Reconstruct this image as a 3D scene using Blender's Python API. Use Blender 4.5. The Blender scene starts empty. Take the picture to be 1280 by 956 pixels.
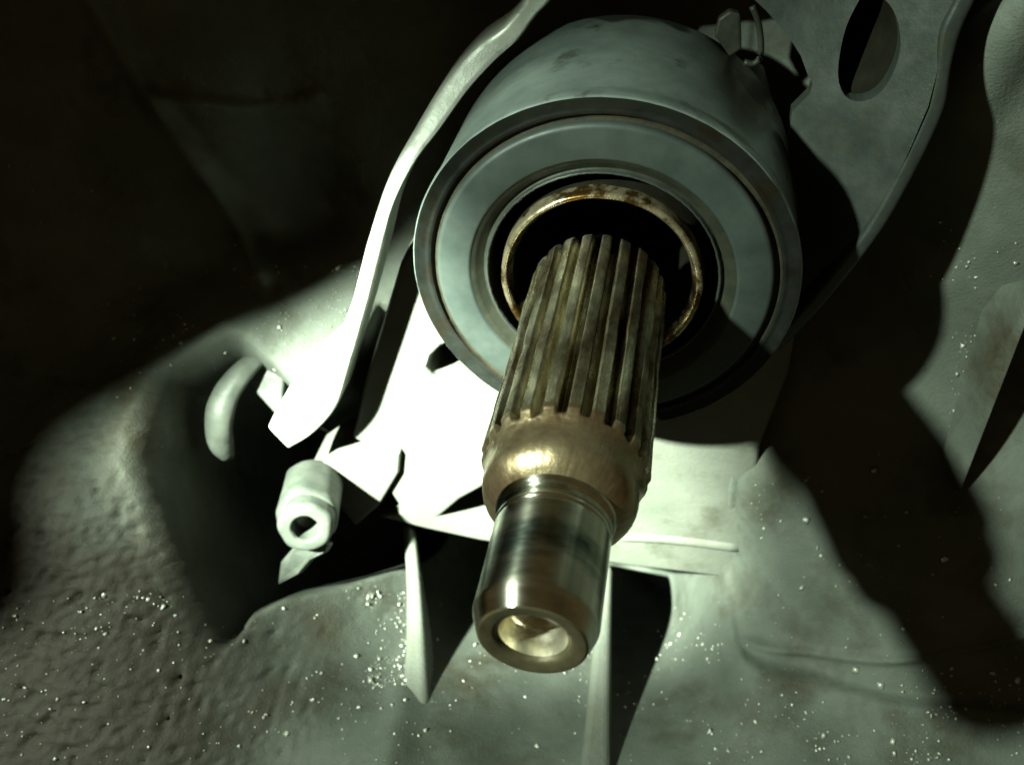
import bpy, bmesh, math, random
import numpy as np
from mathutils import Vector, Matrix, noise

random.seed(7); rng = np.random.default_rng(7)
scene = bpy.context.scene
S = 0.001                      # everything below is written in millimetres

# ------------------------------------------------------------------ camera
# shaft axis = world -Y, bearing front face centred on the origin, Z up
F_PX = 1100.0
P0 = np.array([14.472, -15.92, 145.401])
AX = np.array([-0.18038821, 0.63859407, -0.74810274])
RX = np.array([0.98359549, 0.11711607, -0.13719961])
UZ = np.array([0.0, -0.760579675, -0.649244606])
MW = np.stack([RX, -AX, UZ])   # camera -> world rotation
CAM = MW @ (-P0)
cam_d = bpy.data.cameras.new('camera'); cam = bpy.data.objects.new('camera', cam_d)
scene.collection.objects.link(cam); scene.camera = cam
cam_d.sensor_width = 36; cam_d.lens = 36 * F_PX / 1280
cam_d.clip_start = 0.002; cam_d.clip_end = 10
r_, u_, b_ = MW @ np.array([1, 0, 0.]), MW @ np.array([0, -1, 0.]), MW @ np.array([0, 0, -1.])
mw = Matrix.Identity(4)
for i in range(3):
    mw[i][0], mw[i][1], mw[i][2], mw[i][3] = r_[i], u_[i], b_[i], CAM[i] * S
cam.matrix_world = mw
cam_d.dof.use_dof = True; cam_d.dof.focus_distance = 0.128; cam_d.dof.aperture_fstop = 34.0

# ------------------------------------------------------------------ light
w = bpy.data.worlds.new('World'); scene.world = w; w.use_nodes = True
w.node_tree.nodes['Background'].inputs[0].default_value = (0.62, 0.46, 0.2, 1)
w.node_tree.nodes['Background'].inputs[1].default_value = 0.085

TORCH = np.array([-150., -160., 140.])
AIM = np.array([-37., 18., -54.])
def torch(name, aim, power, size, blend, radius, col):
    d = bpy.data.lights.new(name, 'SPOT'); o = bpy.data.objects.new(name, d)
    scene.collection.objects.link(o)
    d.energy = power; d.spot_size = math.radians(size); d.spot_blend = blend
    d.shadow_soft_size = radius * S; d.color = col
    o.location = TORCH * S
    o.rotation_euler = Vector(aim - TORCH).to_track_quat('-Z', 'Y').to_euler()
    return o
torch('torch_hot_spot', AIM, 70.0, 25, 1.0, 5.5, (0.88, 1.0, 0.82))
torch('torch_spill', AIM + np.array([30., 0, 12.]), 5.8, 90, 1.0, 5.5, (0.85, 1.0, 0.82))

vs = scene.view_settings
vs.view_transform = 'Standard'; vs.look = 'None'; vs.exposure = 0.0; vs.gamma = 1.0
vs.use_curve_mapping = False
scene.render.engine = 'CYCLES'
scene.cycles.diffuse_bounces = 0; scene.cycles.glossy_bounces = 3; scene.cycles.max_bounces = 4
scene.render.resolution_x = 1024; scene.render.resolution_y = 764

# ------------------------------------------------------------------ helpers
def ray(px, py): return MW @ np.array([(px - 640) / F_PX, (py - 478) / F_PX, 1.])
def on_y(px, py, y):
    d = ray(px, py); return CAM + (y - CAM[1]) / d[1] * d
def at_d(px, py, s): return CAM + s * ray(px, py)
def on_plane(px, py, p, n):
    d = ray(px, py); return CAM + (np.dot(np.asarray(p) - CAM, n) / np.dot(d, n)) * d

def smooth(a, b, x): x = min(1, max(0, (x - a) / (b - a))); return x * x * (3 - 2 * x)
WORLD_LOC = {}
def thing(name, label, cat, loc=(0, 0, 0), group=None):
    o = bpy.data.objects.new(name, None); scene.collection.objects.link(o)
    o.empty_display_size = 0.01
    o.location = np.array(loc, float) * S; WORLD_LOC[o.name] = np.array(loc, float)
    o['label'] = label; o['category'] = cat
    if group: o['group'] = group
    return o
def mesh_obj(name, verts, faces, mat, parent=None, smooth=True, loc=None):
    base = WORLD_LOC[parent.name] if parent is not None else np.zeros(3)
    l = base if loc is None else np.array(loc, float)
    v = (np.asarray(verts, float) - l) * S
    me = bpy.data.meshes.new(name)
    me.from_pydata([tuple(q) for q in v], [], [tuple(int(i) for i in f) for f in faces])
    me.validate(); me.update()
    bm = bmesh.new(); bm.from_mesh(me); bmesh.ops.recalc_face_normals(bm, faces=bm.faces); bm.to_mesh(me); bm.free()
    if smooth: me.polygons.foreach_set('use_smooth', [True] * len(me.polygons))
    me.materials.append(mat)
    o = bpy.data.objects.new(name, me); scene.collection.objects.link(o)
    if parent is not None: o.parent = parent
    o.location = (l - base) * S; WORLD_LOC[o.name] = l
    return o
def sharp(o, deg=35):
    me = o.data; bm = bmesh.new(); bm.from_mesh(me)
    lim = math.radians(deg)
    for e in bm.edges:
        if len(e.link_faces) == 2 and e.calc_face_angle(0) > lim: e.smooth = False
    bm.to_mesh(me); bm.free(); return o
def bevel(o, width, seg=2, ang=30):
    m = o.modifiers.new('bevel', 'BEVEL'); m.width = width * S; m.segments = seg
    m.limit_method = 'ANGLE'; m.angle_limit = math.radians(ang)
    return o

def lathe(prof, n=160, closed=False, wob=None):
    """prof: list of (radius, y). Axis = Y through the origin."""
    V, Fc = [], []
    m = len(prof)
    for i, (r, y) in enumerate(prof):
        for k in range(n):
            a = 2 * math.pi * k / n
            rr = r + (wob(a, r, y) if wob else 0)
            V.append((rr * math.cos(a), y, rr * math.sin(a)))
    for i in range(m - 1 + (1 if closed else 0)):
        j = (i + 1) % m
        for k in range(n):
            l = (k + 1) % n
            Fc.append((i * n + k, i * n + l, j * n + l, j * n + k))
    return V, Fc
def fine(prof, corner=0.25, step=None):
    """round every corner of an open profile by two points"""
    out = [prof[0]]
    for a, b, c in zip(prof[:-2], prof[1:-1], prof[2:]):
        a, b, c = map(np.array, (a, b, c))
        la, lc = np.linalg.norm(a - b), np.linalg.norm(c - b)
        k = min(corner, la * .4, lc * .4)
        p, q = b + (a - b) / la * k, b + (c - b) / lc * k
        out += [tuple(p), tuple((p + q + 2 * b) / 4), tuple(q)]
    out.append(prof[-1]); return out
def resample(pts, n):
    pts = np.array(pts, float); 
    # catmull-rom densify then arc-length resample
    P = np.vstack([2 * pts[0] - pts[1], pts, 2 * pts[-1] - pts[-2]]); d = []
    for i in range(1, len(P) - 2):
        for t in np.linspace(0, 1, 12, endpoint=False):
            a, b, c, e = P[i - 1], P[i], P[i + 1], P[i + 2]
            d.append(.5 * ((2 * b) + (c - a) * t + (2 * a - 5 * b + 4 * c - e) * t * t + (-a + 3 * b - 3 * c + e) * t ** 3))
    d.append(pts[-1]); d = np.array(d)
    L = np.r_[0, np.cumsum(np.linalg.norm(np.diff(d, axis=0), axis=1))]
    s = np.linspace(0, L[-1], n)
    return np.stack([np.interp(s, L, d[:, k]) for k in range(d.shape[1])], 1)
def tube(path, radii, nseg=20, flat=(1, 1), up=(0, 0, 1), caps=True):
    path = np.array(path, float); V, Fc = [], []; n = len(path)
    for i in range(n):
        t = path[min(i + 1, n - 1)] - path[max(i - 1, 0)]; t /= np.linalg.norm(t)
        a = np.cross(t, up); a /= np.linalg.norm(a); b = np.cross(a, t)
        for k in range(nseg):
            q = 2 * math.pi * k / nseg
            V.append(path[i] + radii[i] * (flat[0] * math.cos(q) * a + flat[1] * math.sin(q) * b))
    for i in range(n - 1):
        for k in range(nseg):
            l = (k + 1) % nseg
            Fc.append((i * nseg + k, i * nseg + l, (i + 1) * nseg + l, (i + 1) * nseg + k))
    if caps:
        Fc.append(tuple(range(nseg))); Fc.append(tuple((n - 1) * nseg + k for k in range(nseg)))
    return V, Fc
def plate(outline, thick_vec, holes=()):
    """closed 3-D outline (list of points, roughly planar) thickened by thick_vec, with holes"""
    if not holes:
        P_ = [np.array(p, float) for p in outline]; n = len(P_)
        return P_ + [p + np.array(thick_vec, float) for p in P_], [tuple(range(n)), tuple(range(2 * n - 1, n - 1, -1))] + [(i, (i + 1) % n, n + (i + 1) % n, n + i) for i in range(n)]
    bm = bmesh.new(); loops = []
    for lp in (outline, *holes):
        vs_ = [bm.verts.new(tuple(p)) for p in lp]
        for a, b in zip(vs_, vs_[1:] + vs_[:1]): bm.edges.new((a, b))
        loops.append(vs_)
    bmesh.ops.triangle_fill(bm, use_beauty=True, use_dissolve=False, edges=bm.edges[:])
    bm.verts.ensure_lookup_table(); bm.verts.index_update()
    V = [np.array(v.co) for v in bm.verts]; T = [[v.index for v in f.verts] for f in bm.faces]
    LI = [[v.index for v in lp] for lp in loops]; bm.free()
    n = len(V); tv = np.array(thick_vec, float)
    VV = V + [p + tv for p in V]
    FF = [tuple(t) for t in T] + [tuple(i + n for i in reversed(t)) for t in T]
    for lp in LI:
        for a, b in zip(lp, lp[1:] + lp[:1]): FF.append((a, b, b + n, a + n))
    return VV, FF

# ------------------------------------------------------------------ materials
def mat(name, c1, c2, metallic=0.0, rough=(0.35, 0.6), scale=300, bump=0.0, bump_scale=900, detail=4,
        c3=None, c3_scale=120, c3_lo=0.55, c3_hi=0.7, stretch=(1, 1, 1), bump2=None, spec=0.5, aniso=0.0):
    c1, c2, c3 = [None if c is None else tuple(min(.95, x * 1.25) for x in c) for c in (c1, c2, c3)]; spec *= .6
    m = bpy.data.materials.new(name); m.use_nodes = True; nt = m.node_tree; N = nt.nodes; L = nt.links
    b = N['Principled BSDF']
    tc = N.new('ShaderNodeTexCoord'); mp = N.new('ShaderNodeMapping'); mp.inputs['Scale'].default_value = stretch
    L.new(tc.outputs['Object'], mp.inputs['Vector'])
    def nz(sc, det=detail, rg=0.6):
        n = N.new('ShaderNodeTexNoise'); n.inputs['Scale'].default_value = sc; n.inputs['Detail'].default_value = det
        n.inputs['Roughness'].default_value = rg; L.new(mp.outputs[0], n.inputs['Vector']); return n.outputs['Fac']
    def mr(src, lo, hi, a, z):
        q = N.new('ShaderNodeMapRange'); q.inputs[1].default_value = lo; q.inputs[2].default_value = hi
        q.inputs[3].default_value = a; q.inputs[4].default_value = z; L.new(src, q.inputs[0]); return q.outputs[0]
    def mixc(f, a, c):
        x = N.new('ShaderNodeMix'); x.data_type = 'RGBA'; L.new(f, x.inputs[0])
        for s_, v in ((x.inputs[6], a), (x.inputs[7], c)):
            if isinstance(v, tuple): s_.default_value = (*v, 1)
            else: L.new(v, s_)
        return x.outputs[2]
    n1 = nz(scale)
    col = mixc(mr(n1, 0.32, 0.68, 0, 1), c1, c2)
    if c3 is not None:
        n3 = nz(c3_scale, 5, 0.65); f3 = mr(n3, c3_lo, c3_hi, 0, 1); col = mixc(f3, col, c3)
    L.new(col, b.inputs['Base Color'])
    b.inputs['Metallic'].default_value = metallic; b.inputs['Specular IOR Level'].default_value = spec
    L.new(mr(nz(scale * 2.3), 0.3, 0.7, rough[0], rough[1]), b.inputs['Roughness'])
    if aniso:
        b.inputs['Anisotropic'].default_value = aniso
        tg = N.new('ShaderNodeTangent'); tg.direction_type = 'RADIAL'; tg.axis = 'Y'; b.inputs['Anisotropic Rotation'].default_value = .25; L.new(tg.outputs[0], b.inputs['Tangent'])
    if bump:
        bp = N.new('ShaderNodeBump'); bp.inputs['Strength'].default_value = 1.0; bp.inputs['Distance'].default_value = bump * S
        L.new(nz(bump_scale, 4, 0.7), bp.inputs['Height'])
        if bump2:
            b2 = N.new('ShaderNodeBump'); b2.inputs['Strength'].default_value = 1.0; b2.inputs['Distance'].default_value = bump2[0] * S
            L.new(nz(bump2[1], 3, 0.5), b2.inputs['Height']); L.new(bp.outputs[0], b2.inputs['Normal'])
            L.new(b2.outputs[0], b.inputs['Normal'])
        else: L.new(bp.outputs[0], b.inputs['Normal'])
    return m
M = {}
M['cast'] = mat('cast_aluminium', (.070, .082, .067), (.112, .129, .108), 0.0, (.5, .7), 60, .22, 1800, c3=(.036, .029, .015), c3_scale=45, c3_lo=.5, c3_hi=.75, bump2=(.05, 400), spec=.4)
M['boss'] = mat('bright_cast_aluminium', (.095, .105, .086), (.135, .146, .122), 0.0, (.35, .55), 70, .12, 900, c3=(.075, .08, .06), c3_scale=60, spec=.5)
M['rib'] = mat('cast_rib', (.09, .10, .082), (.13, .142, .118), 0.0, (.35, .55), 70, .2, 900, c3=(.12, .12, .09), c3_scale=60, spec=.6)
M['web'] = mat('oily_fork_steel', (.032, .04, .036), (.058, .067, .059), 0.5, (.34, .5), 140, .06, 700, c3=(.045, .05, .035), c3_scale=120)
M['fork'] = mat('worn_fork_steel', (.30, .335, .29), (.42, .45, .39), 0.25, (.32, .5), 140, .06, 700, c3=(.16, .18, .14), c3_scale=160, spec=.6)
M['shell'] = mat('grey_bearing_steel', (.12, .155, .142), (.19, .235, .215), 0.45, (.28, .42), 120, .02, 1600, c3=(.05, .055, .045), c3_scale=70, c3_lo=.58, c3_hi=.68)
M['ring'] = mat('pale_bearing_face', (.025, .034, .030), (.039, .050, .044), 0.15, (.42, .55), 160, .015, 2500)
M['grime'] = mat('oily_black_grime', (.012, .012, .008), (.030, .027, .017), 0.0, (.4, .6), 300, .08, 1200, spec=.3)
M['darksteel'] = mat('dark_oiled_steel', (.014, .017, .012), (.028, .03, .021), 0.1, (.4, .6), 300, .04, 1500, spec=.4)
M['shadeblack'] = mat('black_recess_shade', (.006, .006, .004), (.010, .0095, .006), 0.0, (.6, .8), 300, .05, 1200, spec=.08)  # near-black colour stands in for shade inside sleeve, bore and fork hole
M['rim'] = mat('dark_rounded_rim', (.004, .005, .004), (.010, .012, .010), 0.1, (.4, .6), 200, .05, 900, c3=(.008, .006, .003), c3_scale=150, c3_lo=.5, c3_hi=.7, spec=.3)
M['bronze'] = mat('oily_bronze', (.30, .25, .15), (.52, .46, .31), 0.8, (.16, .38), 300, .06, 700, c3=(.08, .045, .012), c3_scale=220, c3_lo=.5, c3_hi=.6)
M['spline'] = mat('worn_rusty_spline', (.09, .065, .03), (.80, .72, .50), 0.95, (.20, .33), 170, .16, 600, c3=(.10, .055, .02), c3_scale=120, c3_lo=.47, c3_hi=.66, stretch=(1, .45, 1), aniso=.75)
M['rust'] = mat('rust_browned_steel', (.27, .20, .115), (.40, .33, .20), 0.9, (.27, .38), 200, .06, 900, c3=(.20, .115, .06), c3_scale=110, c3_lo=.48, c3_hi=.72)
M['tipface'] = mat('browned_tip_steel', (.035, .03, .016), (.07, .06, .033), 0.3, (.35, .5), 260, .05, 900)
M['journal'] = mat('polished_journal_steel', (.54, .54, .43), (.74, .73, .60), 1.0, (.18, .26), 90, .004, 2500, c3=(.10, .14, .12), c3_scale=80, c3_lo=.42, c3_hi=.60, stretch=(.5, 1.4, .5), aniso=.92)
M['bore'] = mat('rusty_bore', (.34, .30, .20), (.70, .67, .54), 0.9, (.26, .4), 260, .05, 800)
M['pin'] = mat('pale_stud_metal', (.05, .06, .05), (.08, .09, .075), 0.1, (.4, .6), 200, .1, 900)
M['flake'] = mat('bright_metal_grit', (.22, .24, .19), (.6, .62, .54), 0.35, (.18, .35), 300, 0)

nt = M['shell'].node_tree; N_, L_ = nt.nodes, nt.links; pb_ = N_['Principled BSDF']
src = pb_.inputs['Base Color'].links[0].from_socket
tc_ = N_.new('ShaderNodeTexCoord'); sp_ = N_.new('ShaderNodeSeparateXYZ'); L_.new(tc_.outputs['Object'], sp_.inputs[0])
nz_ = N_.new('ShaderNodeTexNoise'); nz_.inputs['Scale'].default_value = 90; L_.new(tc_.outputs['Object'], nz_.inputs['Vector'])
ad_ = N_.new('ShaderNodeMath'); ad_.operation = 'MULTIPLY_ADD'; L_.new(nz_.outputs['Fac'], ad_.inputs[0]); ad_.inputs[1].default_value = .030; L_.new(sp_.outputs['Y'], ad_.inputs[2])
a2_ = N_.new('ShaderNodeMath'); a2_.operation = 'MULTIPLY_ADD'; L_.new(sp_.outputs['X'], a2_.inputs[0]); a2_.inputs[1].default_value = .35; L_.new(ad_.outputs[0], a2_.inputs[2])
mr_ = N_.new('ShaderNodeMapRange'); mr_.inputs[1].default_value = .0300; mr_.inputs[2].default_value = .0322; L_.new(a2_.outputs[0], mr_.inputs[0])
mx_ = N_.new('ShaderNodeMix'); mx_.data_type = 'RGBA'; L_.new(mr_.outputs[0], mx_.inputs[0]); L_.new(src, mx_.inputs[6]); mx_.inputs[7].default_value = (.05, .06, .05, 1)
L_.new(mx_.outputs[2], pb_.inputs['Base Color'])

# ------------------------------------------------------------------ bell housing (the setting)
housing = thing('bell_housing', 'rough cast grey alloy bell housing around the shaft, speckled with metal grit', 'bell housing', (0, 45, -100))

FW = np.array([0, .755, -.656]); FW /= np.linalg.norm(FW)
VV_ = np.array([0, -FW[2], FW[1]]); UU_ = np.array([1., 0, 0])
ctl = [  # pixel x, y, ('y' plane | 'd' depth), value
 (0,0,'y',48),(-260,-160,'y',40),(300,-160,'y',55),(300,0,'y',52),(300,200,'y',50),(450,200,'y',52),(0,250,'d',205),(-260,250,'d',190),(150,330,'d',214),
 (130,490,'d',192),(290,408,'d',200),(430,335,'d',206),(90,415,'d',210),(270,335,'d',220),(420,262,'d',222),
 (200,560,'d',186),(180,680,'d',184),(60,620,'d',180),(0,740,'d',177),(100,850,'d',177),(0,955,'d',172),(250,940,'d',182),(-200,700,'d',170),(-200,1100,'d',160),
 (265,560,'d',192),(285,660,'d',194),(310,760,'d',196),(400,420,'d',205),(345,480,'d',204),(480,560,'d',214),
 (350,790,'d',200),(400,850,'d',198),(350,955,'d',188),(420,740,'d',216),(515,868,'d',203),(600,750,'d',254),(600,860,'d',210),(640,955,'d',193),(745,942,'d',195),
 (830,750,'d',262),(840,860,'d',217),(895,800,'d',213),(900,900,'d',198),(560,600,'d',258),(800,600,'d',258),(640,1150,'d',165),(350,1150,'d',162),(1000,1150,'d',162),
 (960,600,'y',20),(928,600,'y',21.5),(928,660,'y',21),(925,710,'y',19.5),(950,720,'y',15),(1010,600,'y',24),(1100,520,'y',30),(1145,725,'d',182),(1100,850,'d',186),(1000,835,'d',198),(1279,740,'d',176),(1279,955,'d',178),(1270,885,'d',182),
 (1200,610,'y',20),(1279,500,'y',27),(1250,300,'y',25),(1200,400,'y',31),(1279,100,'y',19),(1250,0,'y',17),(1235,130,'y',20),(1160,60,'y',38),(1100,300,'y',38),(1000,400,'y',40),(1450,0,'y',15),(1450,450,'y',20),(1450,955,'d',165),(1279,-160,'y',15),
 (760,300,'y',62),(700,100,'y',62),(900,100,'y',62),(700,-160,'y',62),(1000,-160,'y',62)]
cu = []
for px, py, k, v in ctl:
    p = on_y(px, py, v) if k == 'y' else at_d(px, py, v)
    cu.append((p @ UU_, p @ VV_, p @ FW))
cu = np.array(cu)
def tps_phi(r2): return 0.5 * r2 * np.log(np.maximum(r2, 1e-9))
nC = len(cu); sc_ = 100.
xy = cu[:, :2] / sc_
K = tps_phi(((xy[:, None] - xy[None]) ** 2).sum(-1)) + np.eye(nC) * 1e-4
Pm = np.c_[np.ones(nC), xy]
sol = np.linalg.solve(np.block([[K, Pm], [Pm.T, np.zeros((3, 3))]]), np.r_[cu[:, 2], 0, 0, 0])
def tps(u, v):
    q = np.stack([u, v], -1) / sc_; out = sol[nC] + q[..., 0] * sol[nC + 1] + q[..., 1] * sol[nC + 2]
    for i in range(nC): out = out + sol[i] * tps_phi(((q - xy[i]) ** 2).sum(-1))
    return out
def to_pix(p):
    c = (p @ MW) + P0; return 640 + F_PX * c[..., 0] / c[..., 2], 478 + F_PX * c[..., 1] / c[..., 2]
def poly_dist(u, v, pts):
    pts = np.array(pts); best = np.full(u.shape, 1e9)
    for a, b in zip(pts[:-1], pts[1:]):
        ab = b - a; t = np.clip(((u - a[0]) * ab[0] + (v - a[1]) * ab[1]) / (ab @ ab), 0, 1)
        best = np.minimum(best, np.hypot(u - a[0] - t * ab[0], v - a[1] - t * ab[1]))
    return best
def uv_of(px, py, d): p = at_d(px, py, d); return (p @ UU_, p @ VV_)
GU, GV = 640, 560
us = np.linspace(-215, 190, GU); vs_g = np.linspace(-190, 165, GV)
U, V = np.meshgrid(us, vs_g)
Wd = tps(U, V)
# the deep pocket behind the fork arm: sheer sides, dark floor
def in_poly(u, v, pts):
    c = np.zeros(u.shape, bool); n = len(pts)
    for i in range(n):
        (x0, y0), (x1, y1) = pts[i], pts[(i + 1) % n]
        c ^= ((y0 > v) != (y1 > v)) & (u < (x1 - x0) * (v - y0) / (y1 - y0 + 1e-12) + x0)
    return c
pk = [uv_of(*q) if len(q) > 2 else uv_of(*q, 200) for q in ((247,480),(248,560),(268,630),(290,710),(304,786,197),(330,754,203),(370,738,210),(440,728,221),(500,716,230),(530,700,238),(560,640,250),(600,500),(560,400),(470,380),(425,468),(372,490),(338,470),(300,446))]
sd = poly_dist(U, V, pk + [pk[0]]) * np.where(in_poly(U, V, pk), 1, -1)
wt = 1 / (1 + np.exp((U - uv_of(318, 650, 200)[0]) / 2.5))
q_ = np.clip((sd + .6 + 6.4 * wt) / (3.0 + 12.0 * wt), 0, 1); pocket = np.where(q_ > 0, q_ ** 2.4, 0)
D2 = np.array([-.16, .60, -.79]); D2 /= np.linalg.norm(D2)
# machined bead low on the right, and the faint pocket edge below it
arc = [uv_of(*q) for q in ((925,790,212),(980,801,207),(1060,800,203),(1150,784,201),(1230,757,200),(1330,708,199))]
arc = resample(arc, 40)
Wd -= 1.3 * np.exp(-(poly_dist(U, V, arc) / .9) ** 2)
pan = [uv_of(x, y, 198) for x, y in ((919,540),(920,720),(926,810),(936,826),(956,834),(1100,846),(1220,850),(1340,846),(1500,840),(1500,-100),(919,-100))]
sp = poly_dist(U, V, pan + [pan[0]]) * np.where(in_poly(U, V, pan), 1, -1)
qp = np.clip((sp + 1.2) / 2.4, 0, 1); Wd += 3.2 * (qp * qp * (3 - 2 * qp) - 1)
for x0, y0, x1, y1, d0, d1 in ((512,690,520,940,232,197),(756,740,742,1010,236,186)):
    rl = np.array([uv_of(x0, y0, d0), uv_of((x0 + x1) / 2, (y0 + y1) / 2, (d0 + d1) / 2), uv_of(x1, y1, d1)])
    Wd -= 4.0 * np.exp(-(poly_dist(U, V, rl) / 3.2) ** 2)
groove = resample([uv_of(*q) for q in ((268,-30,250),(300,130,245),(335,300,225),(345,345,214))], 30)
Wd -= 5 * np.exp(-(poly_dist(U, V, groove) / 3.0) ** 2)
groove2 = resample([uv_of(*q) for q in ((330,208,240),(400,212,240),(480,205,240))], 20)
Wd -= 2.5 * np.exp(-(poly_dist(U, V, groove2) / 2.0) ** 2)
# casting roughness: coarse and crusty in the low left corner, fine elsewhere
coarse = np.exp(-(((U + 92) / 46) ** 2 + ((V + 76) / 44) ** 2))
nzv = np.zeros_like(U); nz2 = np.zeros_like(U); nz3 = np.zeros_like(U)
for i in range(GV):
    for j in range(GU):
        p = Vector((U[i, j], V[i, j], 0))
        nz2[i, j] = noise.noise(p * 0.07 + Vector((3, 8, 1)))
        nz3[i, j] = noise.noise(p * 0.9)
        if coarse[i, j] > .02:
            nzv[i, j] = .4 * noise.noise(p * 0.2) + .7 * noise.noise(p * 0.62 + Vector((9, 2, 5))) + .6 * noise.noise(p * 1.25)
Wd += coarse * (nzv * 1.0) + 0.08 * nz3 + nz2 * 0.3
Wd += np.maximum(0, nzv - .25) * coarse * 3.5
PTS = U[..., None] * UU_ + V[..., None] * VV_ + Wd[..., None] * FW + (110 * pocket)[..., None] * D2
idx = np.arange(GU * GV).reshape(GV, GU)
fc = np.stack([idx[:-1, :-1], idx[:-1, 1:], idx[1:, 1:], idx[1:, :-1]], -1).reshape(-1, 4)
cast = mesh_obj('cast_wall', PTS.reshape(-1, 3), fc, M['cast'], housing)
def surf(u, v):
    i = (v - vs_g[0]) / (vs_g[1] - vs_g[0]); j = (u - us[0]) / (us[1] - us[0])
    i0, j0 = int(np.clip(i, 0, GV - 2)), int(np.clip(j, 0, GU - 2)); a, b = i - i0, j - j0
    return (PTS[i0, j0] * (1 - a) * (1 - b) + PTS[i0 + 1, j0] * a * (1 - b) + PTS[i0, j0 + 1] * (1 - a) * b + PTS[i0 + 1, j0 + 1] * a * b)

# central boss: flat machined face behind the bearing, its lower edge a ledge over the ribs
BY = 22.
bo = [(470,646),(535,662),(600,676),(690,690),(775,706),(898,721),(935,700),(950,560),(985,470),(1010,330),(960,150),(760,120),(600,200),(500,330),(455,480),(440,548),(500,574),(497,594),(486,612),(504,640)]
bpts = [on_y(x, y, BY) for x, y in bo]
bh = [[on_y(x, y, BY) for x, y in h] for h in (
    ((533,462),(538,446),(552,432),(575,428),(600,440),(600,462),(580,474),(560,478),(542,474)),
    ((548,647),(575,624),(612,604),(650,604),(650,672),(612,666),(578,657)))]  # lower opening: a cast shadow's shape cut out as a hole
bh.append([np.array([16.85 * math.cos(k * math.pi / 24), BY, 16.85 * math.sin(k * math.pi / 24)]) for k in range(48)])
bv, bf = plate(bpts, (0, 26, 0), bh)
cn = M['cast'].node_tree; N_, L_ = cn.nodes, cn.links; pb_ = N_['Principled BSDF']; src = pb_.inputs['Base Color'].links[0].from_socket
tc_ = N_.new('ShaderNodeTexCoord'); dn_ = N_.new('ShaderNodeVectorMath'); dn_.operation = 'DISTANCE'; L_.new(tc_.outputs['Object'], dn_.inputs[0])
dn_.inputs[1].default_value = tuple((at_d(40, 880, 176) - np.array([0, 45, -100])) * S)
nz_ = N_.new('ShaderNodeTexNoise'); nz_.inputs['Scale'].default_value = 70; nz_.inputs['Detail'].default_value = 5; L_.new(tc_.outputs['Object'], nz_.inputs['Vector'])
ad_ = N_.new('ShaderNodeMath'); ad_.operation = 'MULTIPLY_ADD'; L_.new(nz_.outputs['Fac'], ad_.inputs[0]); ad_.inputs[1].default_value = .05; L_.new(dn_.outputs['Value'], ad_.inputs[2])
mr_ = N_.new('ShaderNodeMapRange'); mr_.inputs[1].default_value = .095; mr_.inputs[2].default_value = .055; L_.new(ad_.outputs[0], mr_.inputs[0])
mx_ = N_.new('ShaderNodeMix'); mx_.data_type = 'RGBA'; L_.new(mr_.outputs[0], mx_.inputs[0]); L_.new(src, mx_.inputs[6]); mx_.inputs[7].default_value = (.040, .036, .027, 1)  # brown crust tint paints the weaker low-left light into the colour
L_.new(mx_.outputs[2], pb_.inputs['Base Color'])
boss = bevel(mesh_obj('central_boss', bv, bf, M['boss'], housing, smooth=False), 1.0, 3)
# rounded rail along the ledge on its right half
rail = [on_y(775, 668, BY + .7), on_y(840, 672, BY + .7), on_y(925, 682, BY + .7)]
rv, rf = tube(resample(rail, 12), [1.6] * 12, 12)
mesh_obj('ledge_bead', rv, rf, M['boss'], housing)
# ribs: tapering webs from the ledge down to the floor
def rib(xt, yt, xb, yb, db, thick):
    top = on_y(xt, yt, BY + .6); bot = at_d(xb, yb, db)
    back = on_y(xt, yt, BY + 30); lowback = bot + FW * 22
    half = np.array([thick / 2, 0, 0])
    n = 14; V_, F_ = [], []
    for i in range(n + 1):
        t = i / n; f = top * (1 - t) + bot * t + FW * (3.5 * math.sin(math.pi * t)); b = (back * (1 - t) + lowback * t)
        th = half * (1 + .9 * t * t)
        for p, s_ in ((f, -1), (f, 1), (b, 1), (b, -1)): V_.append(p + th * s_)
    for i in range(n):
        for k in range(4):
            l = (k + 1) % 4; F_.append((i*4+k, i*4+l, (i+1)*4+l, (i+1)*4+k))
    F_ += [(0, 1, 2, 3), (n*4, n*4+1, n*4+2, n*4+3)]
    return bevel(mesh_obj('rib', V_, F_, M['rib'], housing, smooth=False), 1.7, 4)
gpx, gpy = to_pix(PTS); gdep = (PTS @ MW + P0)[..., 2]
def floor_depth(px, py): return float(gdep.flat[np.argmin((gpx - px) ** 2 + (gpy - py) ** 2)])
rib(511, 655, 517, 885, floor_depth(517, 885) + 1.2, 3.4)
rib(757, 705, 743, 985, floor_depth(744, 985) + 1.2, 3.8)
# lug on the left of the boss
lv, lf = plate([on_y(x, y, BY - 2) for x, y in ((384,590),(420,566),(500,566),(498,592),(474,632),(444,658))], (0, 14, 0))
bevel(mesh_obj('lug', lv, lf, M['boss'], housing, smooth=False), .8, 3)
# gusset at the far right
g0, g1 = at_d(1305, 345, 150), at_d(1200, 614, 183)
ga = at_d(1235, 360, 166); gb = g0 + FW * 30; gc = g1 + FW * 12; ge = at_d(1180, 560, 184)
mesh_obj('gusset', [g0, g1, ga, ge, gb, gc], [(0, 1, 3, 2), (0, 4, 5, 1), (2, 3, 5, 4), (0, 2, 4), (1, 5, 3)], M['cast'], housing, smooth=False)
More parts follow.
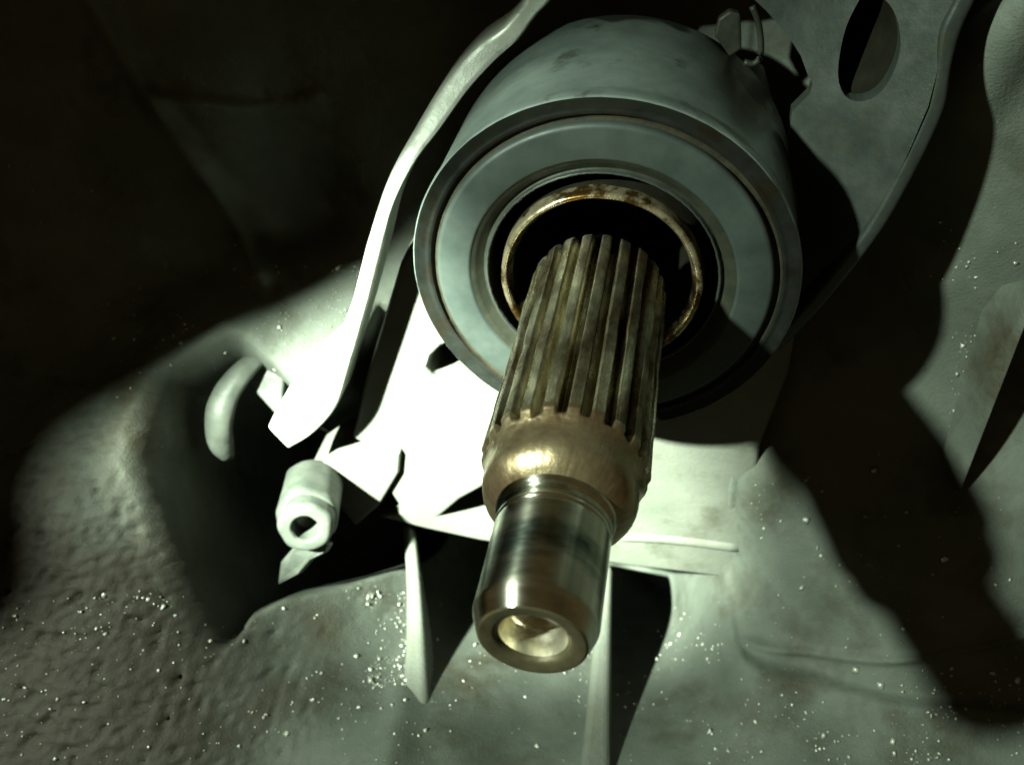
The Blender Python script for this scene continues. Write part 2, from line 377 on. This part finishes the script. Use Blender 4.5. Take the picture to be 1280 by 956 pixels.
# unseen plate added outside the frame, its edge cut to shade the upper left
k = 62.
def shade(dx, dz): return TORCH + k * np.array([dx, 1., dz])
fl = [shade(*q) for q in ((1.05,-.36),(.88,-.46),(.76,-.47),(.66,-.50),(.60,-.56),(.545,-.67),(.47,-.785),(.405,-.845),(.33,-.95),(.265,-1.09),(.29,-1.28),(.34,-1.45),(.30,-1.60),(.18,-1.70),(-.1,-1.80),(-.6,-1.6),(-1.0,-1.0),(-.4,-.2),(.4,.2))]
fv, ff = plate(fl, (0, -8, 0))
bevel(mesh_obj('shade_plate', fv, ff, M['cast'], housing, smooth=False), 1.0, 2)

# ------------------------------------------------------------------ guide sleeve
sleeve = thing('guide_sleeve', 'oily bronze guide sleeve ring around the splined shaft inside the bearing bore', 'sleeve', (0, 30, 0))
def drip(a, r, y): return 0.10 * noise.noise(Vector((a * 5, y * .4, r))) 
v, f = lathe(fine([(14.9, 2.4), (15.5, .8), (16.0, .2), (16.7, .6), (16.9, 3)], .4), 160, wob=drip)
mesh_obj('sleeve_rim', v, f, M['bronze'], sleeve)
v, f = lathe([(14.9, 48), (14.85, 2.3), (16.9, 2.9), (16.9, 48)], 120)
mesh_obj('sleeve_tube', v, f, M['shadeblack'], sleeve)

# ------------------------------------------------------------------ release bearing
brg = thing('release_bearing', 'round grey steel clutch release bearing with a pale face ring', 'bearing', (0, 18, 0))
v, f = lathe(fine([(24, 37.4), (31.0, 37.4), (32.0, 36.2), (31.8, 4.5), (32.0, 2.6), (32.0, 1.0), (31.75, .7)], .5), 200,
             wob=lambda a, r, y: .05 * noise.noise(Vector((math.cos(a) * 22, math.sin(a) * 22, y))) if y < 4 else 0)
mesh_obj('outer_shell', v, f, M['shell'], brg)
v, f = lathe(fine([(31.76, .7), (31.4, .75), (30.0, 1.25), (29.4, 1.1), (29.0, 1.3)], .4), 200,
             wob=lambda a, r, y: .06 * noise.noise(Vector((math.cos(a) * 20, math.sin(a) * 20, y))))
mesh_obj('rounded_rim', v, f, M['rim'], brg)
v, f = lathe(fine([(29.02, 1.3), (28.8, 2.0), (28.3, 2.1), (27.7, 1.9)], .2), 200)
mesh_obj('grime_groove', v, f, M['grime'], brg)
v, f = lathe(fine([(27.9, 3.0), (27.85, 1.0), (27.3, .55), (22.3, .55), (21.9, 1.0)], .3), 200)
mesh_obj('face_ring', v, f, M['ring'], brg)
v, f = lathe(fine([(21.95, .9), (21.3, 1.3), (20.0, 2.6), (19.7, 2.3)], .2), 200)
mesh_obj('seal_lip', v, f, M['darksteel'], brg)
v, f = lathe(fine([(19.72, 2.3), (19.5, 1.8), (19.25, 1.8), (19.1, 2.2)], .1), 260,
             wob=lambda a, r, y: .10 * noise.noise(Vector((math.cos(a) * 24, math.sin(a) * 24, 3))))
mesh_obj('bore_edge', v, f, M['web'], brg)
v, f = lathe(fine([(19.2, 2.1), (19.0, 12), (17.2, 13), (17.2, 36)], .2), 120)
mesh_obj('inner_race', v, f, M['shadeblack'], brg)

# ------------------------------------------------------------------ input shaft
shaft = thing('input_shaft', 'splined steel input shaft with rusty collar and polished hollow tip', 'shaft', (0, 0, 0))
NT = 22
def spl_r(a, t):
    f_ = (a * NT / (2 * math.pi) + .25) % 1.0; d = abs(f_ - .5) * 2      # 0 on tooth centre, 1 in groove centre
    g = smooth(.48, .68, d)
    top = 11.05 - .05 * d
    if t < 3: top -= 1.5 * (1 - (t / 3.0)) ** 2
    if t > 42.6: top -= .50 * (t - 42.6)
    run = smooth(41.6, 43.6, t + .5 * noise.noise(Vector((math.cos(a) * 6, math.sin(a) * 6, 0))))
    depth = 2.5 * (1 - run)
    wear = .14 * noise.noise(Vector((math.floor(a * NT / (2 * math.pi) + .25) * 3.7, t * .12, 0))) + .10 * noise.noise(Vector((math.cos(a) * 3, t * .22, math.sin(a) * 3))) + .05 * noise.noise(Vector((math.cos(a) * 14, t * .9, math.sin(a) * 14)))
    wear += -.16 * math.exp(-((t - 26 + 3.5 * math.sin(a * 1.0 + 1.2)) / 1.6) ** 2) * (1 - g)
    return top - depth * g + wear * (1 - .5 * g)
na = NT * 18
ts = np.r_[np.linspace(0.0, 4, 7), np.linspace(5, 41.8, 48)]
V_, F_ = [], []
for t in ts:
    for k in range(na):
        a = 2 * math.pi * k / na; r = spl_r(a, t); V_.append((r * math.cos(a), -t, r * math.sin(a)))
for i in range(len(ts) - 1):
    for k in range(na):
        l = (k + 1) % na; F_.append((i*na+k, i*na+l, (i+1)*na+l, (i+1)*na+k))
mesh_obj('splined_section', V_, F_, M['spline'], shaft)
tooth_end = [[(spl_r(2 * math.pi * k / na, t) * math.cos(2 * math.pi * k / na), -t, spl_r(2 * math.pi * k / na, t) * math.sin(2 * math.pi * k / na)) for k in range(na)] for t in np.linspace(41.8, 43.9, 14)]
v, f = lathe([(9.3, -.3), (3.6, .3), (3.4, 46), (0.01, 46)], 64)
mesh_obj('shaft_core', v, f, M['shadeblack'], shaft)
pr = [(10.33, -44.0), (10.1, -44.6), (9.95, -45.4), (9.9, -46.4), (9.85, -47.4), (9.65, -48.3), (9.2, -49.1), (8.6, -49.8), (8.0, -50.3), (7.4, -50.7)]
v, f = lathe(pr, na, wob=lambda a, r, y: .05 * noise.noise(Vector((math.cos(a) * 9, y * .8, math.sin(a) * 9))) + .03 * noise.noise(Vector((math.cos(a) * 25, y * 2, math.sin(a) * 25))))
te = [p for row in tooth_end for p in row]; nr = len(tooth_end) + len(pr)
f = [(i*na+k, i*na+(k+1) % na, (i+1)*na+(k+1) % na, (i+1)*na+k) for i in range(nr - 1) for k in range(na)]
mesh_obj('collar', te + list(v), f, M['rust'], shaft)
pr = fine([(7.5, -50.6), (7.4, -51.3), (6.8, -51.5), (6.8, -52.5), (7.15, -53.0), (7.15, -53.5), (7.0, -53.7), (7.1, -54.1), (7.1, -65.9), (6.2, -68.1), (6.05, -68.3)], .35)
v, f = lathe(pr, 160); jr = mesh_obj('pilot_journal', v, f, M['journal'], shaft)
v, f = lathe(fine([(6.1, -68.25), (5.85, -68.45), (4.3, -68.2), (3.8, -67.4)], .3), 120)
mesh_obj('tip_face', v, f, M['tipface'], jr)
v, f = lathe(fine([(3.84, -67.6), (3.6, -66.6), (3.35, -64.4), (0.02, -62.4)], .4), 96)
mesh_obj('pilot_bore', v, f, M['bore'], jr)

# ------------------------------------------------------------------ release fork
fork = thing('release_fork', 'pale worn pressed steel clutch fork straddling the bearing', 'fork', (-10, 30, 60))
FY = 12.
ol = [(672,-40),(656,0),(628,34),(592,59),(556,100),(521,157),(485,224),(460,299),(448,345),(437,385),(417,430),(379,467),(351,503),(335,533)]
il = [(712,-40),(690,0),(670,21),(649,50),(620,76),(585,114),(549,164),(517,206),(489,263),(473,327),(458,385),(434,467),(419,511),(391,543),(362,561)]
def flange(name, oc, ic, yf, yb, n=70, mat_='fork', crown=.7):
    yy = yf if callable(yf) else (lambda q: yf)
    o = resample([on_y(x, y, yy(y)) for x, y in oc], n); i = resample([on_y(x, y, yy(y)) for x, y in ic], n)
    depth = yb if callable(yf) else yb - yf
    V_, F_ = [], []
    for a, b in zip(o, i):
        d = b - a; L = np.linalg.norm(d); d /= L; e = min(.7, .2 * L); Y = np.array([0, 1., 0])
        rows = [a + Y * depth, a + Y * e * 1.3, a + d * e * .35 + Y * e * .3, a + d * e, a + d * L * .33 - Y * crown * .35, a + d * L * .55 - Y * crown * .25, a + d * L * .75 - Y * crown * .2,
                b - d * e, b - d * e * .35 + Y * e * .3, b + Y * e * 1.3, b + Y * depth]
        V_ += rows
    m = 11
    for k in range(n - 1):
        for j in range(m):
            l = (j + 1) % m; F_.append((k*m+j, k*m+l, (k+1)*m+l, (k+1)*m+j))
    F_ += [tuple(range(m)), tuple((n-1)*m + j for j in range(m))]
    return sharp(mesh_obj(name, V_, F_, M[mat_], fork), 50)
flange('left_arm', ol, il, lambda py: FY + 17 * (1 - smooth(20, 330, py)), 9., crown=.25)
orr = [(1232,-40),(1220,0),(1203,38),(1190,84),(1182,134),(1161,184),(1128,247),(1100,293),(1060,345),(1010,405),(975,440)]
irr = [(1208,-40),(1195,0),(1176,42),(1170,92),(1159,134),(1132,197),(1090,276),(1055,325),(1005,385),(970,422)]
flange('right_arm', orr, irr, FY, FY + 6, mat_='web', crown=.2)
# web between right arm and bearing, leaning back towards the shaft, with an oval hole
pa, pb = on_y(1176, 42, FY + 1), on_y(1090, 276, FY + 1); pc = on_y(1000, 100, FY + 13)
wn = np.cross(pb - pa, pc - pa); wn /= np.linalg.norm(wn)
web = [(1209,-42),(1196,0),(1177,42),(1171,92),(1160,134),(1133,197),(1091,276),(1056,325),(1006,385),(985,360),(1000,290),(995,230),(985,180),(990,140),(1012,118),(1016,105),(1009,92),(1001,70),(985,45),(958,14),(930,-12),(900,-42)]
hole = [(1082,-14),(1104,-2),(1118,16),(1125,42),(1124,70),(1113,98),(1098,118),(1078,127),(1058,122),(1048,100),(1050,66),(1060,28)]
hole = [tuple(q) for q in resample(hole + [hole[0]], 40)[:-1]]
wv, wf = plate([on_plane(x, y, pa, wn) for x, y in web], np.array([0, 3.0, 0]), [[on_plane(x, y, pa, wn) for x, y in hole]])
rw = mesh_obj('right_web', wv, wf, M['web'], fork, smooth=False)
rc = [on_plane(x, y, pa, wn) for x, y in resample([(1082,-18),(1108,-4),(1122,14),(1130,42),(1128,72),(1117,102),(1100,122),(1078,132),(1055,126),(1044,102),(1046,66),(1057,26),(1082,-18)], 40)[:-1]]
rn = len(rc); cc = sum(rc) / rn + np.array([-6., 22., 5.])
rv = [p + np.array([0, 2.9, 0]) for p in rc] + [cc + (p - np.array(sum(rc) / rn)) * .75 for p in rc] + [cc + np.array([0, .6, 0])]
rf = [(i, (i+1) % rn, rn + (i+1) % rn, rn + i) for i in range(rn)] + [(rn + i, rn + (i+1) % rn, 2*rn) for i in range(rn)]
mesh_obj('hole_backing', rv, rf, M['shadeblack'], rw)  # cup added to stop light through the hole, shade put in its black
# yoke crossing above, joining both arms (just outside the frame)
yk = [on_y(x, y, FY + 14) for x, y in ((660,-30),(720,-30),(900,-30),(1210,-30),(1230,-120),(950,-170),(700,-130))]
yv, yf_ = plate(yk, (0, 4, 0)); bevel(mesh_obj('yoke', yv, yf_, M['fork'], fork, smooth=False), .8)

# ------------------------------------------------------------------ retaining clip behind the bearing
clip = thing('retaining_clip', 'small steel retaining clip on the bearing\'s back edge at the top right', 'clip', on_y(925, 60, 34))
cv, cf = plate([on_y(x, y, 33) for x, y in ((893,45),(898,24),(912,14),(926,18),(927,62),(912,72))], (0, 2, 0))
bevel(mesh_obj('clip_tab', cv, cf, M['darksteel'], clip, smooth=False), .4)
tv, tf = tube(resample([on_y(x, y, 32) for x, y in ((940,8),(947,25),(951,50),(950,72),(942,80),(930,78))], 20), [.55] * 20, 10)
mesh_obj('clip_wire', tv, tf, M['darksteel'], clip)

# ------------------------------------------------------------------ hook and hollow stud by the pivot
hook = thing('bent_hook', 'pale bent steel hook in the dark pocket left of the fork arm', 'hook', at_d(300, 500, 214))
path = [at_d(x, y, d) for x, y, d in ((345,440,208),(322,448,206),(300,468,204),(283,492,203),(274,520,203),(275,548,205),(286,572,208))]
rp = resample(path, 30)
tv, tf = tube(rp, list(np.interp(np.linspace(0, 1, 30), [0, .3, .6, .9, 1], [2.0, 3.0, 3.6, 2.9, 1.6])), 18, (1, .75))
mesh_obj('hook_tip', tv, tf, M['pin'], hook)
sv, sf = plate([at_d(x, y, 207) for x, y in ((300,470),(312,440),(338,420),(352,428),(356,470),(352,505),(346,520))], FW * 3)
bevel(mesh_obj('strap', sv, sf, M['pin'], hook, smooth=False), .6)

stud = thing('hollow_stud', 'pale hollow stud with an open end below the fork arm tip', 'stud', at_d(385, 640, 205))
b0, b1 = at_d(390, 618, 214), at_d(381, 661, 197)
ax = (b1 - b0) / np.linalg.norm(b1 - b0)
ea = np.cross(ax, (1, 0, 0)); ea /= np.linalg.norm(ea); eb = np.cross(ax, ea); LL = np.linalg.norm(b1 - b0)
def lathe_ax(prof, n=64, lump=0):
    V_, F_ = [], []
    for r, s_ in prof:
        for k in range(n):
            a = 2 * math.pi * k / n; rr = r * (1 + lump * noise.noise(Vector((math.cos(a) * 1.6, math.sin(a) * 1.6, s_ * .2))))
            V_.append(b0 + ax * s_ + rr * (math.cos(a) * ea + math.sin(a) * eb))
    for i in range(len(prof) - 1):
        for k in range(n):
            l = (k + 1) % n; F_.append((i*n+k, i*n+l, (i+1)*n+l, (i+1)*n+k))
    return V_, F_
v, f = lathe_ax(fine([(7.0, -6), (7.0, LL - 7), (6.5, LL - 5.5), (6.0, LL - 5), (6.2, LL - 1), (5.5, LL), (3.3, LL + .2), (2.9, LL - .6)], .5), lump=.10)
sb = mesh_obj('stud_body', v, f, M['pin'], stud)
v, f = lathe_ax(fine([(2.95, LL - .5), (2.7, LL - 6), (0.02, LL - 7)], .4))
mesh_obj('stud_bore', v, f, M['pin'], sb)
sv, sf = plate([at_d(x, y, d) for x, y, d in ((372,676,202),(412,680,202),(404,692,203),(388,700,205),(372,718,208),(346,732,214),(350,702,209),(362,688,205))], FW * 4)
bevel(mesh_obj('stud_tail', sv, sf, M['pin'], stud, smooth=False), .8)

# ------------------------------------------------------------------ metal grit
ico = bmesh.new(); bmesh.ops.create_cube(ico, size=1.5); [setattr(v, 'co', v.co * random.uniform(.7, 1.15)) for v in ico.verts]
iv = np.array([v.co[:] for v in ico.verts]); iff = np.array([[v.index for v in f.verts] for f in ico.faces]); ico.free()
GVs, GFs, off = [], [], 0
def grain(p, r):
    global off
    q = rng.normal(size=(3, 3)); q, _ = np.linalg.qr(q)
    sz = r * np.array([1, rng.uniform(.6, 1), rng.uniform(.35, .8)])
    GVs.append((iv * sz) @ q.T + p); GFs.append(iff + off); off += len(iv)
zones = [((380, 900), (730, 956), 150), ((880, 1279), (835, 956), 110), ((640, 900), (800, 956), 60), ((0, 400), (740, 956), 110), ((130, 450), (330, 560), 60), ((1185, 1215), (310, 560), 40), ((930, 1279), (560, 840), 50), ((1100, 1279), (20, 500), 20), ((0, 340), (200, 480), 12), ((455, 508), (740, 860), 110), ((340, 450), (330, 470), 40)]
deps = np.stack(to_pix(PTS), -1)
for (x0, x1), (y0, y1), n in zones:
    sel = np.argwhere((deps[..., 0] > x0) & (deps[..., 0] < x1) & (deps[..., 1] > y0) & (deps[..., 1] < y1))
    got = 0; n = int(n * 2.2)
    while got < n:
        i, j = sel[rng.integers(len(sel))]
        if noise.noise(Vector((U[i, j] * .09, V[i, j] * .09, 4))) + rng.normal() * .25 < .05: continue
        got += 1
        i, j = min(i, GV - 2), min(j, GU - 2); a, b = rng.random(2)
        p = PTS[i, j] * (1 - a) * (1 - b) + PTS[i+1, j] * a * (1 - b) + PTS[i, j+1] * (1 - a) * b + PTS[i+1, j+1] * a * b
        grain(p - FW * .1, float(np.clip(rng.lognormal(math.log(.20), .65), .09, 1.0)))
grit = mesh_obj('metal_grit', np.vstack(GVs), np.vstack(GFs), M['flake'])
grit['kind'] = 'stuff'; grit['label'] = 'bright metal grit sprinkled over the cast housing'; grit['category'] = 'grit'
